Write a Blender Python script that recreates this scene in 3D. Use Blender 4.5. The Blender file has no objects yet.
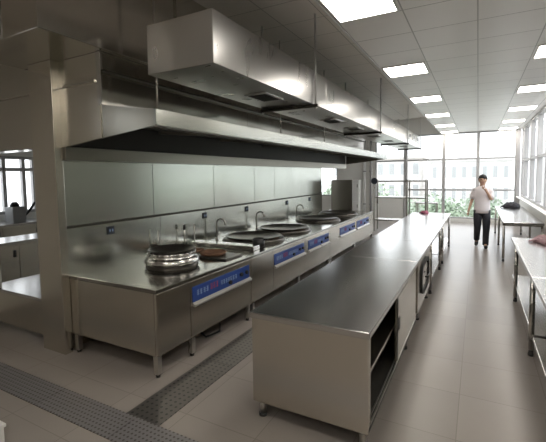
import bpy, bmesh, math, random
from mathutils import Vector, Matrix
random.seed(7)
C = bpy.context.scene.collection
PI = math.pi

# ------------------------------------------------------------------ materials
def new_mat(name):
    m = bpy.data.materials.new(name); m.use_nodes = True
    nt = m.node_tree; b = nt.nodes['Principled BSDF']
    return m, nt, b

def pmat(name, col, rough=.5, metal=0., spec=.5, vary=.0, scale=8., bump=0.):
    m, nt, b = new_mat(name)
    b.inputs['Base Color'].default_value = (*col, 1)
    b.inputs['Roughness'].default_value = rough
    b.inputs['Metallic'].default_value = metal
    b.inputs['Specular IOR Level'].default_value = spec
    if vary or bump:
        tc = nt.nodes.new('ShaderNodeTexCoord'); nz = nt.nodes.new('ShaderNodeTexNoise')
        nz.inputs['Scale'].default_value = scale; nz.inputs['Detail'].default_value = 4
        nt.links.new(tc.outputs['Object'], nz.inputs['Vector'])
        if vary:
            mx = nt.nodes.new('ShaderNodeMix'); mx.data_type = 'RGBA'
            mx.inputs[6].default_value = (*[c*(1-vary) for c in col], 1)
            mx.inputs[7].default_value = (*[min(1, c*(1+vary)) for c in col], 1)
            nt.links.new(nz.outputs['Fac'], mx.inputs[0]); nt.links.new(mx.outputs[2], b.inputs['Base Color'])
        if bump:
            bp = nt.nodes.new('ShaderNodeBump'); bp.inputs['Strength'].default_value = bump
            bp.inputs['Distance'].default_value = .02
            nt.links.new(nz.outputs['Fac'], bp.inputs['Height']); nt.links.new(bp.outputs['Normal'], b.inputs['Normal'])
    return m

def steel(name, col=(.60, .58, .54), rough=.3, wave=.25, wscale=1.6, brush=(5, 5, .5), rvar=.02):
    m, nt, b = new_mat(name)
    b.inputs['Base Color'].default_value = (*col, 1); b.inputs['Metallic'].default_value = 1
    tc = nt.nodes.new('ShaderNodeTexCoord'); mp = nt.nodes.new('ShaderNodeMapping')
    mp.inputs['Scale'].default_value = brush
    nt.links.new(tc.outputs['Object'], mp.inputs['Vector'])
    n1 = nt.nodes.new('ShaderNodeTexNoise'); n1.inputs['Scale'].default_value = 3; n1.inputs['Detail'].default_value = 2
    nt.links.new(mp.outputs['Vector'], n1.inputs['Vector'])
    mr = nt.nodes.new('ShaderNodeMapRange')
    mr.inputs['To Min'].default_value = rough - rvar; mr.inputs['To Max'].default_value = rough + rvar
    nt.links.new(n1.outputs['Fac'], mr.inputs['Value']); nt.links.new(mr.outputs['Result'], b.inputs['Roughness'])
    n2 = nt.nodes.new('ShaderNodeTexNoise'); n2.inputs['Scale'].default_value = wscale; n2.inputs['Detail'].default_value = 0
    nt.links.new(tc.outputs['Object'], n2.inputs['Vector'])
    bp = nt.nodes.new('ShaderNodeBump'); bp.inputs['Strength'].default_value = wave; bp.inputs['Distance'].default_value = .03
    nt.links.new(n2.outputs['Fac'], bp.inputs['Height']); nt.links.new(bp.outputs['Normal'], b.inputs['Normal'])
    return m

def grid_mat(name, col, line, sx, sy, ox, oy, w, rough, vary=.06, spec=.5):
    """tiles with thin joints, in object coordinates"""
    m, nt, b = new_mat(name)
    N = nt.nodes.new; L = nt.links.new
    tc = N('ShaderNodeTexCoord'); sp = N('ShaderNodeSeparateXYZ'); L(tc.outputs['Object'], sp.inputs[0])
    def axis(out, s, o):
        a = N('ShaderNodeMath'); a.operation = 'SUBTRACT'; L(out, a.inputs[0]); a.inputs[1].default_value = o
        d = N('ShaderNodeMath'); d.operation = 'DIVIDE'; L(a.outputs[0], d.inputs[0]); d.inputs[1].default_value = s
        f = N('ShaderNodeMath'); f.operation = 'FRACT'; L(d.outputs[0], f.inputs[0])
        g = N('ShaderNodeMath'); g.operation = 'LESS_THAN'; L(f.outputs[0], g.inputs[0]); g.inputs[1].default_value = w/s
        fl = N('ShaderNodeMath'); fl.operation = 'FLOOR'; L(d.outputs[0], fl.inputs[0])
        return g.outputs[0], fl.outputs[0]
    gx, fx = axis(sp.outputs[0], sx, ox); gy, fy = axis(sp.outputs[1], sy, oy)
    mxm = N('ShaderNodeMath'); mxm.operation = 'MAXIMUM'; L(gx, mxm.inputs[0]); L(gy, mxm.inputs[1])
    cb = N('ShaderNodeCombineXYZ'); L(fx, cb.inputs[0]); L(fy, cb.inputs[1])
    wn = N('ShaderNodeTexWhiteNoise'); L(cb.outputs[0], wn.inputs['Vector'])
    nz = N('ShaderNodeTexNoise'); nz.inputs['Scale'].default_value = 2.2; nz.inputs['Detail'].default_value = 6
    L(tc.outputs['Object'], nz.inputs['Vector'])
    av = N('ShaderNodeMath'); av.operation = 'ADD'; L(wn.outputs['Value'], av.inputs[0]); L(nz.outputs['Fac'], av.inputs[1])
    hv = N('ShaderNodeMath'); hv.operation = 'MULTIPLY'; L(av.outputs[0], hv.inputs[0]); hv.inputs[1].default_value = .5
    mx = N('ShaderNodeMix'); mx.data_type = 'RGBA'
    mx.inputs[6].default_value = (*[c*(1-vary) for c in col], 1); mx.inputs[7].default_value = (*[c*(1+vary) for c in col], 1)
    L(hv.outputs[0], mx.inputs[0])
    m2 = N('ShaderNodeMix'); m2.data_type = 'RGBA'; L(mxm.outputs[0], m2.inputs[0]); L(mx.outputs[2], m2.inputs[6])
    m2.inputs[7].default_value = (*line, 1); L(m2.outputs[2], b.inputs['Base Color'])
    b.inputs['Roughness'].default_value = rough; b.inputs['Specular IOR Level'].default_value = spec
    return m

def perf_mat(name, col, hole, pitch, rad, rough, metal):
    """sheet punched with rows of round holes"""
    m, nt, b = new_mat(name); N = nt.nodes.new; L = nt.links.new
    tc = N('ShaderNodeTexCoord'); sc = N('ShaderNodeVectorMath'); sc.operation = 'SCALE'; sc.inputs['Scale'].default_value = 1/pitch
    L(tc.outputs['Object'], sc.inputs[0])
    fr = N('ShaderNodeVectorMath'); fr.operation = 'FRACTION'; L(sc.outputs[0], fr.inputs[0])
    sp = N('ShaderNodeSeparateXYZ'); L(fr.outputs[0], sp.inputs[0])
    cb = N('ShaderNodeCombineXYZ'); L(sp.outputs[0], cb.inputs[0]); L(sp.outputs[1], cb.inputs[1])
    ds = N('ShaderNodeVectorMath'); ds.operation = 'DISTANCE'; L(cb.outputs[0], ds.inputs[0]); ds.inputs[1].default_value = (.5, .5, 0)
    lt = N('ShaderNodeMath'); lt.operation = 'LESS_THAN'; L(ds.outputs['Value'], lt.inputs[0]); lt.inputs[1].default_value = rad
    mx = N('ShaderNodeMix'); mx.data_type = 'RGBA'; L(lt.outputs[0], mx.inputs[0])
    mx.inputs[6].default_value = (*col, 1); mx.inputs[7].default_value = (*hole, 1)
    L(mx.outputs[2], b.inputs['Base Color'])
    b.inputs['Roughness'].default_value = rough; b.inputs['Metallic'].default_value = metal
    return m

def glass_mat(name, refl=.07, tint=(1, 1, 1)):
    m = bpy.data.materials.new(name); m.use_nodes = True; nt = m.node_tree; nt.nodes.clear()
    o = nt.nodes.new('ShaderNodeOutputMaterial'); mx = nt.nodes.new('ShaderNodeMixShader')
    t = nt.nodes.new('ShaderNodeBsdfTransparent'); g = nt.nodes.new('ShaderNodeBsdfGlossy')
    t.inputs[0].default_value = (*tint, 1); g.inputs['Roughness'].default_value = .02
    mx.inputs[0].default_value = refl
    nt.links.new(t.outputs[0], mx.inputs[1]); nt.links.new(g.outputs[0], mx.inputs[2]); nt.links.new(mx.outputs[0], o.inputs[0])
    return m

def emit_mat(name, col, s):
    m = bpy.data.materials.new(name); m.use_nodes = True; nt = m.node_tree; nt.nodes.clear()
    o = nt.nodes.new('ShaderNodeOutputMaterial'); e = nt.nodes.new('ShaderNodeEmission')
    e.inputs[0].default_value = (*col, 1); e.inputs[1].default_value = s
    nt.links.new(e.outputs[0], o.inputs[0]); return m

SKY, LAMP, EXPO = 2.3, 12.0, 0.53
M = dict(
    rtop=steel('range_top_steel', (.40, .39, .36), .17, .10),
    hood=steel('hood_steel', (.47, .455, .41), .24, .15), fascia=steel('fascia_steel', (.45, .455, .425), .24, .22, 1.5),
    rail=pmat('greasy_rail_paint', (.20, .185, .16), .45),
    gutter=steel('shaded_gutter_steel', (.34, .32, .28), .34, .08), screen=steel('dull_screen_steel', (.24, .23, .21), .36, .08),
    rod=steel('threaded_rod', (.70, .69, .68), .4, 0),
    wallr=pmat('wall_dimmed_grey_green', (.19, .205, .18), .6, vary=.03),  # unseen wall, colour darkened to dim its reflection in the steel
    steel=steel('brushed_steel', (.63, .595, .53), .26, .16, 1.2),
    top=steel('steel_worktop', (.58, .57, .56), .21, .28, .9, (3, .6, 1), .02),
    wall=steel('steel_cladding', (.66, .68, .63), .22, .22, 1.1, (1, 5, .5), .02),
    duct=steel('duct_steel', (.60, .575, .53), .18, .45, .9, (1, 2, .5), .02),
    fresh=steel('bright_duct_steel', (.60, .59, .58), .28, .20, .9, (1, 2, .5), .02),
    leg=steel('steel_tube', (.55, .53, .5), .28, .0, 1, (1, 1, 1), .05),
    filt=pmat('filter_cavity_shade', (.035, .032, .028), .55, 0),  # near black colour stands in for deep shade inside the hood
    iron=pmat('wok_iron', (.13, .122, .112), .33, .85, vary=.3, scale=14),
    burner=pmat('burner_brick', (.16, .085, .05), .8, vary=.4, scale=20),
    black=pmat('black_plastic', (.018, .018, .02), .4),
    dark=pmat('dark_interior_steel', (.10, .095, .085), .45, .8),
    blue=pmat('blue_panel', (.03, .075, .30), .35),
    pale=pmat('pale_lettering', (.30, .42, .66), .5),
    red=pmat('red_lettering', (.42, .08, .16), .5),
    socket=pmat('socket_dark', (.03, .038, .055), .4),
    white=pmat('white_paint', (.80, .79, .76), .55, vary=.02),
    whiteb=pmat('white_enamel', (.78, .78, .77), .35),
    wallp=pmat('wall_paint', (.66, .64, .60), .6, vary=.03),
    alu=pmat('window_frame_paint', (.44, .43, .43), .45, .2),
    floor=grid_mat('floor_tile', (.295, .265, .243), (.215, .19, .17), .6, .6, -.1, .3, .006, .28, .12, .36),
    ceil=grid_mat('ceiling_tile', (.90, .875, .86), (.45, .43, .42), .585, .59, -.036, .06, .012, .34, .03, .7),
    ceil2=grid_mat('raised_ceiling_tile', (.84, .80, .75), (.5, .48, .45), .6, .6, 0, 0, .012, .5, .03, .3),
    perf=perf_mat('perforated_drain_plate', (.30, .29, .30), (.13, .12, .115), .036, .24, .45, .55),
    perf2=perf_mat('dark_perforated_plate', (.17, .165, .16), (.08, .08, .08), .05, .22, .35, .75),
    glass=glass_mat('window_glass'),
    lamp=emit_mat('lamp_diffuser', (1, .94, .85), LAMP),
    skin=pmat('skin', (.55, .34, .24), .5),
    shirt=pmat('shirt_cloth', (.90, .83, .85), .8, vary=.04, scale=12),
    trouser=pmat('trouser_cloth', (.035, .035, .045), .8),
    hair=pmat('hair', (.012, .010, .010), .5, vary=.3, scale=40),
    shoe=pmat('shoe_leather', (.02, .018, .018), .35),
    bag=pmat('dark_cloth', (.03, .028, .035), .85, vary=.3, scale=15, bump=.4),
    pink=pmat('pink_cloth', (.42, .27, .30), .85, vary=.35, scale=20, bump=.4),
    redcl=pmat('red_cloth', (.42, .13, .20), .7, vary=.3, scale=20),
    leaf=pmat('leaf', (.34, .42, .30), .6, vary=.35, scale=3),  # leaf colour paled to stand in for outdoor haze
    hazy_leaf2=pmat('hazy_pale_leaf', (.40, .47, .36), .6, vary=.35, scale=3),  # paler still, haze again put into the colour
    bark=pmat('bark', (.20, .15, .11), .8),
    bld=pmat('building_plaster', (.60, .59, .57), .8, vary=.04, scale=.4),
    bld2=pmat('building_tile', (.58, .55, .52), .8, vary=.04, scale=.4),
    wing=pmat('added_wing_plaster', (.46, .48, .45), .8, vary=.05, scale=.6),
    bglass=pmat('hazy_building_window', (.38, .39, .39), .6),  # panes lifted to pale grey in place of haze
    bounce_ground=pmat('pale_bounce_ground', (.62, .61, .57), .9, vary=.1, scale=1),  # ground made pale to bounce skylight up to the ceiling
    grey=pmat('grey_casing', (.34, .34, .34), .45),
    rubber=pmat('rubber', (.03, .03, .03), .6),
)

# ------------------------------------------------------------------ mesh builder
class MB:
    def __init__(self): self.bm = bmesh.new()
    def box(self, x0, x1, y0, y1, z0, z1, bev=0.):
        b = bmesh.new()
        vs = [b.verts.new((x, y, z)) for x in (x0, x1) for y in (y0, y1) for z in (z0, z1)]
        for f in ((0,1,3,2),(4,6,7,5),(0,4,5,1),(2,3,7,6),(0,2,6,4),(1,5,7,3)): b.faces.new([vs[i] for i in f])
        bmesh.ops.recalc_face_normals(b, faces=b.faces)
        if bev: bmesh.ops.bevel(b, geom=b.edges[:], offset=bev, segments=2, affect='EDGES', profile=.5)
        self._add(b); return self
    def _add(self, b):
        me = bpy.data.meshes.new('tmp'); b.to_mesh(me); b.free(); self.bm.from_mesh(me); bpy.data.meshes.remove(me)
    def prism(self, pts, axis, a, b_):
        """polygon pts (2D) extruded along axis from a to b_"""
        b = bmesh.new()
        def v(p, t):
            return {'x': (t, p[0], p[1]), 'y': (p[0], t, p[1]), 'z': (p[0], p[1], t)}[axis]
        A = [b.verts.new(v(p, a)) for p in pts]; B = [b.verts.new(v(p, b_)) for p in pts]
        b.faces.new(A); b.faces.new(B[::-1]); n = len(pts)
        for i in range(n): b.faces.new((A[i], A[(i+1) % n], B[(i+1) % n], B[i]))
        bmesh.ops.recalc_face_normals(b, faces=b.faces); self._add(b); return self
    def tube(self, pts, r, seg=10, caps=True):
        pts = [Vector(p) for p in pts]; rs = r if isinstance(r, (list, tuple)) else [r]*len(pts)
        b = bmesh.new(); rings = []; prev = None
        for i, p in enumerate(pts):
            t = (pts[min(i+1, len(pts)-1)] - pts[max(i-1, 0)]).normalized()
            if prev is None:
                a = Vector((0, 0, 1)) if abs(t.z) < .9 else Vector((1, 0, 0)); n = t.cross(a).normalized()
            else: n = (prev - t*prev.dot(t)).normalized()
            prev = n; q = t.cross(n)
            rings.append([b.verts.new(p + (n*math.cos(2*PI*k/seg) + q*math.sin(2*PI*k/seg))*rs[i]) for k in range(seg)])
        for A, B in zip(rings, rings[1:]):
            for k in range(seg): b.faces.new((A[k], A[(k+1) % seg], B[(k+1) % seg], B[k])).smooth = True
        if caps: b.faces.new(rings[0][::-1]); b.faces.new(rings[-1])
        bmesh.ops.recalc_face_normals(b, faces=b.faces); self._add(b); return self
    def cyl(self, x, y, z0, z1, r, seg=16): return self.tube([(x, y, z0), (x, y, z1)], r, seg)
    def lathe(self, x, y, prof, seg=32, smooth=True):
        """prof: closed list of (r, z)"""
        b = bmesh.new(); rings = []
        for r, z in prof:
            if r < 1e-5: rings.append([b.verts.new((x, y, z))])
            else: rings.append([b.verts.new((x+r*math.cos(2*PI*k/seg), y+r*math.sin(2*PI*k/seg), z)) for k in range(seg)])
        for A, B in zip(rings, rings[1:]):
            for k in range(seg):
                k2 = (k+1) % seg
                q = [A[k % len(A)], A[k2 % len(A)], B[k2 % len(B)], B[k % len(B)]]
                u = []
                for v in q:
                    if v not in u: u.append(v)
                if len(u) > 2: b.faces.new(u).smooth = smooth
        bmesh.ops.recalc_face_normals(b, faces=b.faces); self._add(b); return self
    def loft(self, rings, seg=20, caps=True):
        """rings: (cx, cy, cz, rx, ry) horizontal ellipses"""
        b = bmesh.new(); R = []
        for cx, cy, cz, rx, ry in rings:
            R.append([b.verts.new((cx+rx*math.cos(2*PI*k/seg), cy+ry*math.sin(2*PI*k/seg), cz)) for k in range(seg)])
        for A, B in zip(R, R[1:]):
            for k in range(seg): b.faces.new((A[k], A[(k+1) % seg], B[(k+1) % seg], B[k])).smooth = True
        if caps: b.faces.new(R[0][::-1]); b.faces.new(R[-1])
        bmesh.ops.recalc_face_normals(b, faces=b.faces); self._add(b); return self
    def ball(self, c, r, sub=3, sc=(1, 1, 1), jit=0.):
        b = bmesh.new(); bmesh.ops.create_icosphere(b, subdivisions=sub, radius=1)
        for v in b.verts:
            k = 1 + random.uniform(-jit, jit)
            v.co = Vector((c[0]+v.co.x*r*sc[0]*k, c[1]+v.co.y*r*sc[1]*k, c[2]+v.co.z*r*sc[2]*k))
        for f in b.faces: f.smooth = True
        self._add(b); return self
    def torus(self, c, R, r, axis='z', seg=32, rs=8, arc=2*PI):
        n = seg if arc >= 2*PI-.01 else seg+1
        pts = []
        for k in range(n + (1 if n == seg else 0)):
            a = arc*k/seg; u, w = R*math.cos(a), R*math.sin(a)
            pts.append({'z': (c[0]+u, c[1]+w, c[2]), 'x': (c[0], c[1]+u, c[2]+w), 'y': (c[0]+u, c[1], c[2]+w)}[axis])
        return self.tube(pts, r, rs)
    def build(self, name, mat, parent=None):
        me = bpy.data.meshes.new(name)
        off = Vector((0, 0, 0)); p = parent
        while p is not None: off += p.location; p = p.parent
        bmesh.ops.translate(self.bm, verts=self.bm.verts, vec=-off)
        self.bm.to_mesh(me); self.bm.free(); me.materials.append(mat)
        o = bpy.data.objects.new(name, me); C.objects.link(o)
        if parent is not None: o.parent = parent
        return o

def tag(o, label=None, cat=None, group=None, kind=None):
    if label: o['label'] = label
    if cat: o['category'] = cat
    if group: o['group'] = group
    if kind: o['kind'] = kind
    return o
def thing(name, label, cat, loc=(0, 0, 0), group=None):
    o = bpy.data.objects.new(name, None); o.empty_display_size = .1; C.objects.link(o); o.location = loc
    return tag(o, label, cat, group)
def struct(name, mb, mat, parent=None):
    o = mb.build(name, mat, parent)
    if parent is None: o['kind'] = 'structure'
    return o
def copy_thing(src, delta, label):
    c = src.copy(); C.objects.link(c); c.location = src.location + Vector(delta); c['label'] = label
    for ch in list(src.children):
        d = ch.copy(); C.objects.link(d); d.parent = c
        for g in list(ch.children):
            e = g.copy(); C.objects.link(e); e.parent = d
    return c
def B(*a, **k): return MB().box(*a, **k)

# ------------------------------------------------------------------ setting
ZL, ZH, YB, XR, XL, YN = 3.22, 3.83, 15.2, 1.24, -10.0, -4.0
struct('floor', B(XL-.2, XR+.2, YN-.2, YB+.2, -.12, 0), M['floor'])
struct('ceiling', B(-1.2, XR+.2, YN-.2, YB+.2, ZL, ZL+.06), M['ceil'])
struct('ceiling', B(XL-.2, -1.2, YN-.2, YB+.2, ZH, ZH+.06), M['ceil2'])
struct('trim_1', B(-1.215, -1.2, YN-.2, YB, ZL-.012, ZH), M['whiteb'])
struct('wall_near', B(XL-.2, XR+.2, YN-.2, YN, 0, ZH), M['wallp'])

# back wall: glazed bays and a low wall on the left
mb = MB(); mb.box(-3.58, -2.42, YB, YB+.2, 0, .84); mb.box(-5.12, -3.58, YB, YB+.2, 0, ZH)
mb.box(-2.42, XR, YB, YB+.2, 0, .14); mb.box(-3.58, XR, YB, YB+.2, ZL, ZH)
mb.box(XL, -5.12, YB, YB+.2, 0, .9); mb.box(XL, -5.12, YB, YB+.2, 3.3, ZH)
struct('wall_back', mb, M['white'])
def window_y(n, x0, x1, z0, z1, y, rails, fw=.05, mull=()):
    w = thing('window_%d' % n, None, None, ((x0+x1)/2, y, z0)); w['kind'] = 'structure'
    f = MB(); f.box(x0, x0+fw, y, y+.1, z0, z1); f.box(x1-fw, x1, y, y+.1, z0, z1)
    f.box(x0+fw, x1-fw, y, y+.1, z0, z0+fw); f.box(x0+fw, x1-fw, y, y+.1, z1-fw, z1)
    for r in rails: f.box(x0+fw, x1-fw, y+.002, y+.098, r-fw*.6, r+fw*.6)
    for m_ in mull: f.box(m_-fw/2, m_+fw/2, y+.001, y+.099, z0+fw, z1-fw)
    f.build('window_frame', M['alu'], w)
    B(x0+.02, x1-.02, y+.045, y+.055, z0+.02, z1-.02).build('pane', M['glass'], w)
edges = [-2.42, -1.11, -.01, 1.14]
for i in range(3): window_y(i+1, edges[i], edges[i+1], .14, ZL, YB+.02, (1.17, 2.28))
window_y(4, -3.58, -2.42, .84, ZL, YB+.02, (2.28,))
window_y(5, -7.5, -5.12, .9, 3.3, YB+.02, (2.28,), mull=(-5.9, -6.7))
window_y(6, -10, -7.5, .9, 3.3, YB+.02, (2.28,), mull=(-8.7,))
struct('trim_2', B(1.14, XR, YB-.03, YB+.12, 0, ZL), M['alu'])
struct('trim_3', B(-2.5, -2.42, YB-.03, YB+.12, 0, ZL), M['alu'])

# right wall: sill wall with a white ledge and a row of windows
YW0 = 8.55
struct('wall_right', B(XR, XR+.2, YW0, YB, 0, .93), M['white'])
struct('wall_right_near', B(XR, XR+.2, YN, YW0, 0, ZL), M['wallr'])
struct('trim_4', B(XR-.10, XR+.18, YW0, YB-.03, .93, .97, bev=.008), M['white'])
ys = [15.17, 14.3, 12.75, 11.35, 9.95, YW0]
for i, (a, b_) in enumerate(zip(ys, ys[1:])):
    w = thing('window_%d' % (7+i), None, None, (XR+.06, (a+b_)/2, .97)); w['kind'] = 'structure'
    f = MB(); x0, x1 = XR+.02, XR+.14; fw = .06
    f.box(x0, x1, b_, b_+fw, .97, ZL); f.box(x0, x1, a-fw, a, .97, ZL)
    f.box(x0, x1, b_+fw, a-fw, .97, 1.03); f.box(x0, x1, b_+fw, a-fw, ZL-.06, ZL); f.box(x0+.01, x1-.01, b_+fw, a-fw, 2.12, 2.19)
    f.build('window_frame', M['alu'], w)
    B(XR+.075, XR+.085, b_+.02, a-.02, .99, ZL-.02).build('pane', M['glass'], w)

# left side walls
struct('wall_left', (MB().box(XL-.2, XL, 2.5, YB, 0, .95).box(XL-.2, XL, 2.5, YB, 2.35, ZH)
                     .box(XL-.2, XL, 2.5, 3.4, .95, 2.35).box(XL-.2, XL, 5.75, 6.4, .95, 2.35).box(XL-.2, XL, 9, YB, .95, 2.35)), M['white'])
def window_x(n, y0, y1, z0, z1, x, mull):
    w = thing('window_%d' % n, None, None, (x, (y0+y1)/2, z0)); w['kind'] = 'structure'
    fw = .07; f = MB(); a, b_ = x-.14, x-.02
    f.box(a, b_, y0, y0+fw, z0, z1); f.box(a, b_, y1-fw, y1, z0, z1)
    f.box(a, b_, y0+fw, y1-fw, z0, z0+fw); f.box(a, b_, y0+fw, y1-fw, z1-fw, z1); f.box(a+.01, b_-.01, y0+fw, y1-fw, z0+(z1-z0)*.74, z0+(z1-z0)*.8)
    for m_ in mull: f.box(a+.002, b_-.002, m_-.04, m_+.04, z0+fw, z1-fw)
    f.build('window_frame', M['alu'], w)
    B(x-.085, x-.075, y0+.02, y1-.02, z0+.02, z1-.02).build('pane', M['glass'], w)
window_x(16, 3.4, 5.75, .95, 2.35, XL, (4.1, 5.02, 5.47)); window_x(17, 6.4, 9, .95, 2.35, XL, (7.2, 8.1))
struct('wall_left_near', MB().box(-5.9, -5.7, YN, -1.9, 0, ZH).box(-5.9, -5.7, .15, 2.37, 0, ZH).box(-5.9, -5.7, -1.9, .15, 0, 2.5).box(-5.9, -5.7, -1.9, .15, 3.2, ZH), M['wallp'])
window_x(18, -1.9, .15, 2.5, 3.2, -5.72, (-.9,))  # window added out of view to light the near end
# stainless clad partition behind the ranges, and the beam over the serving hatch
part = MB(); part.box(-4.12, -3.72, 2.37, 9.6, 0, 2.925); part.box(-4.01, -3.64, 2.285, 2.37, 0, 2.925, bev=.006)
pw = struct('wall_partition', part, M['steel'])
mbp = MB(); seams = [2.375, 3.58, 4.86, 6.1, 6.9, 8.16, 9.595]
for a, b_ in zip(seams, seams[1:]): mbp.box(-3.72, -3.675, a+.003, b_-.003, 1.296, 2.02, bev=.003)
mbp.build('upper_cladding', M['wall'], pw)
mbp = MB(); seams = [2.375, 3.68, 4.62, 5.82, 6.9, 8.2, 9.595]
for a, b_ in zip(seams, seams[1:]): mbp.box(-3.72, -3.67, a+.003, b_-.003, .2, 1.272, bev=.003)
mbp.build('lower_cladding', M['wall'], pw)
B(-3.72, -3.662, 2.375, 9.595, 1.274, 1.294).build('cladding_joint', M['dark'], pw)
struct('wall_hatch', (MB().box(-5.9, -4.12, 2.37, 2.55, 2.1, 2.92).box(-5.9, -4.21, 2.37, 2.55, 2.92, ZH)), M['duct'])
struct('wall_hatch_side', (MB().box(-5.9, -5.305, 2.37, 2.55, 0, 2.1).box(XL, -5.9, 2.37, 2.55, 0, ZH)), M['duct'])
struct('trim_5', B(-5.3, -3.1, 2.345, 2.37, 2.66, 2.68), M['duct'])

# ------------------------------------------------------------------ drains in the floor
d = thing('drain_cover', 'grey perforated drain cover crossing the floor at the near end of the ranges', 'drain cover', (-2.5, 1.77, 0), 'floor drain covers')
for k in range(7):
    x0 = -5.6 + k*.85; B(x0+.002, x0+.848, 1.64, 1.90, 0, .005).build('grate_panel', M['perf'], d)
d = thing('drain_cover', 'dark perforated drain cover running lengthwise between ranges and steel island', 'drain cover', (-2.15, 6, 0), 'floor drain covers')
for k in range(9):
    y0 = 1.90 + k*.95; B(-2.31, -1.98, y0+.002, y0+.948, 0, .005).build('grate_panel', M['perf2'], d)

# ------------------------------------------------------------------ serving bench in the hatch
t = thing('serving_bench', 'low stainless bench in the hatch left of the partition end', 'bench', (-4.9, 2.7, 0))
B(-5.3, -4.125, 2.38, 3.02, .44, .48, bev=.005).build('bench_top', M['top'], t)
B(-5.3, -4.125, 2.385, 2.41, .07, .44).build('front_panel', M['steel'], t)
B(-5.3, -4.125, 2.98, 3.01, .07, .44).build('rear_panel', M['steel'], t)
for x in (-5.25, -4.2):
    for y in (2.45, 2.95): MB().cyl(x, y, 0, .44, .02).build('leg', M['leg'], t)

# ------------------------------------------------------------------ wok ranges
RX0, RX1, ZT = -3.665, -2.45, .80
def strokes(y0, y1, z0, z1, x, n, seedv):
    """row of small character-like marks on a panel facing +x"""
    r = random.Random(seedv); m = MB(); w = (y1-y0)/n
    for i in range(n):
        a = y0 + i*w + w*.12; b_ = a + w*.76
        for k in range(3):
            z = z0 + (z1-z0)*(.1+.36*k+r.uniform(0, .08)); m.box(x, x+.002, a+r.uniform(0, w*.15), b_, z, z+(z1-z0)*.11)
        for k in range(2):
            y = a + (b_-a)*r.uniform(.15, .8); m.box(x, x+.0025, y, y+w*.09, z0, z1)
    return m
def wok_range(label, y0, y1, strips, legs, burners):
    t = thing('wok_range', label, 'stove', (RX1, (y0+y1)/2, 0), 'wok ranges along the partition')
    g = .002
    B(RX0, RX1-.03, y0+g, y1-g, .20, ZT-.035).build('body', M['steel'], t)
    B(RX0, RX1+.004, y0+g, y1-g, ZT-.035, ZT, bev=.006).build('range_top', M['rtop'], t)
    ed = [y0] + [e for s in strips for e in s] + [y1]
    ed = sorted(set([y0, y1] + [s[0]-.03 for s in strips] + [s[1]+.04 for s in strips]))
    out = [ed[0]]
    for e in ed[1:]:
        if e-out[-1] > .12 or e == y1: out.append(e)
    for a, b_ in zip(out, out[1:]):
        B(RX1-.03, RX1, a+.004, b_-.004, .20, ZT-.037, bev=.004).build('front_panel', M['steel'], t)
    for i, (a, b_) in enumerate(strips):
        p = B(RX1-.001, RX1+.006, a, b_, .545, .70, bev=.002).build('control_panel', M['blue'], t)
        L = b_-a
        strokes(a+L*.05, a+L*.24, .60, .655, RX1+.006, 4, i).build('lettering', M['pale'], p)
        strokes(a+L*.26, a+L*.40, .60, .665, RX1+.006, 3, i+9).build('lettering', M['red'], p)
        strokes(a+L*.43, a+L*.74, .60, .65, RX1+.006, 7, i+20).build('lettering', M['pale'], p)
        for q in (.60, .82, .93):
            MB().tube([(RX1+.006, a+L*q, .59 if q == .6 else .625), (RX1+.03, a+L*q, .59 if q == .6 else .625)], .022, 14).build('knob', M['black'], p)
        MB().prism([(RX1-.001, .510), (RX1+.028, .503), (RX1+.034, .522), (RX1+.004, .545), (RX1-.001, .545)], 'y', a, b_+.02).build('ledge', M['fresh'], t)
    for y in legs:
        for x in (RX1-.035, RX0+.08):
            l = B(x-.025, x+.025, y-.025, y+.025, .03, .20).build('leg', M['leg'], t)
            MB().cyl(x, y, 0, .03, .02).build('foot', M['rubber'], l)
    for (x, y, r) in burners:
        b_ = MB().lathe(x, y, [(r, ZT), (r+.05, ZT), (r+.02, ZT+.045), (r, ZT+.045), (r-.04, ZT+.012), (r-.04, ZT)], 36).build('burner_ring', M['iron'], t)
        MB().lathe(x, y, [(0, ZT+.001), (r-.04, ZT+.001), (r-.04, ZT+.014), (r*.4, ZT+.006), (0, ZT+.006)], 30).build('burner', M['burner'], b_)
    return t
t = wok_range('nearest wok range, with a plain end panel facing the camera', 2.37, 3.96, [(2.85, 3.90)], (2.40, 2.86, 3.90), [(-3.0, 3.17, .24)])
# open burner with a brick lined well in the near range
w = B(-3.45, -2.56, 3.58, 3.93, ZT, ZT+.02, bev=.006).build('burner_tray', M['iron'], t)
MB().lathe(-2.88, 3.755, [(0, ZT+.021), (.15, ZT+.021), (.17, ZT+.05), (.14, ZT+.06), (.11, ZT+.03), (0, ZT+.028)], 28).build('burner', M['burner'], w)
B(-3.45, -3.12, 3.62, 3.89, ZT+.02, ZT+.05, bev=.01).build('burner_brick', M['burner'], w)
t = wok_range('middle wok range, carrying two wide woks between near and far ranges', 3.96, 6.83, [(4.56, 5.58), (5.76, 6.72)], (4.01, 5.4, 6.78), [(-3.05, 5.02, .44), (-3.05, 6.05, .44)])
B(-3.62, -2.56, 4.20, 4.36, ZT, ZT+.06, bev=.008).build('ledge', M['top'], t)
wok_range('farthest wok range, ending beside the upright steel screen', 6.83, 10.2, [(7.4, 8.45), (8.62, 9.68)], (6.88, 8.5, 10.14), [(-3.05, 7.7, .44), (-3.05, 9.05, .44)])

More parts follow.
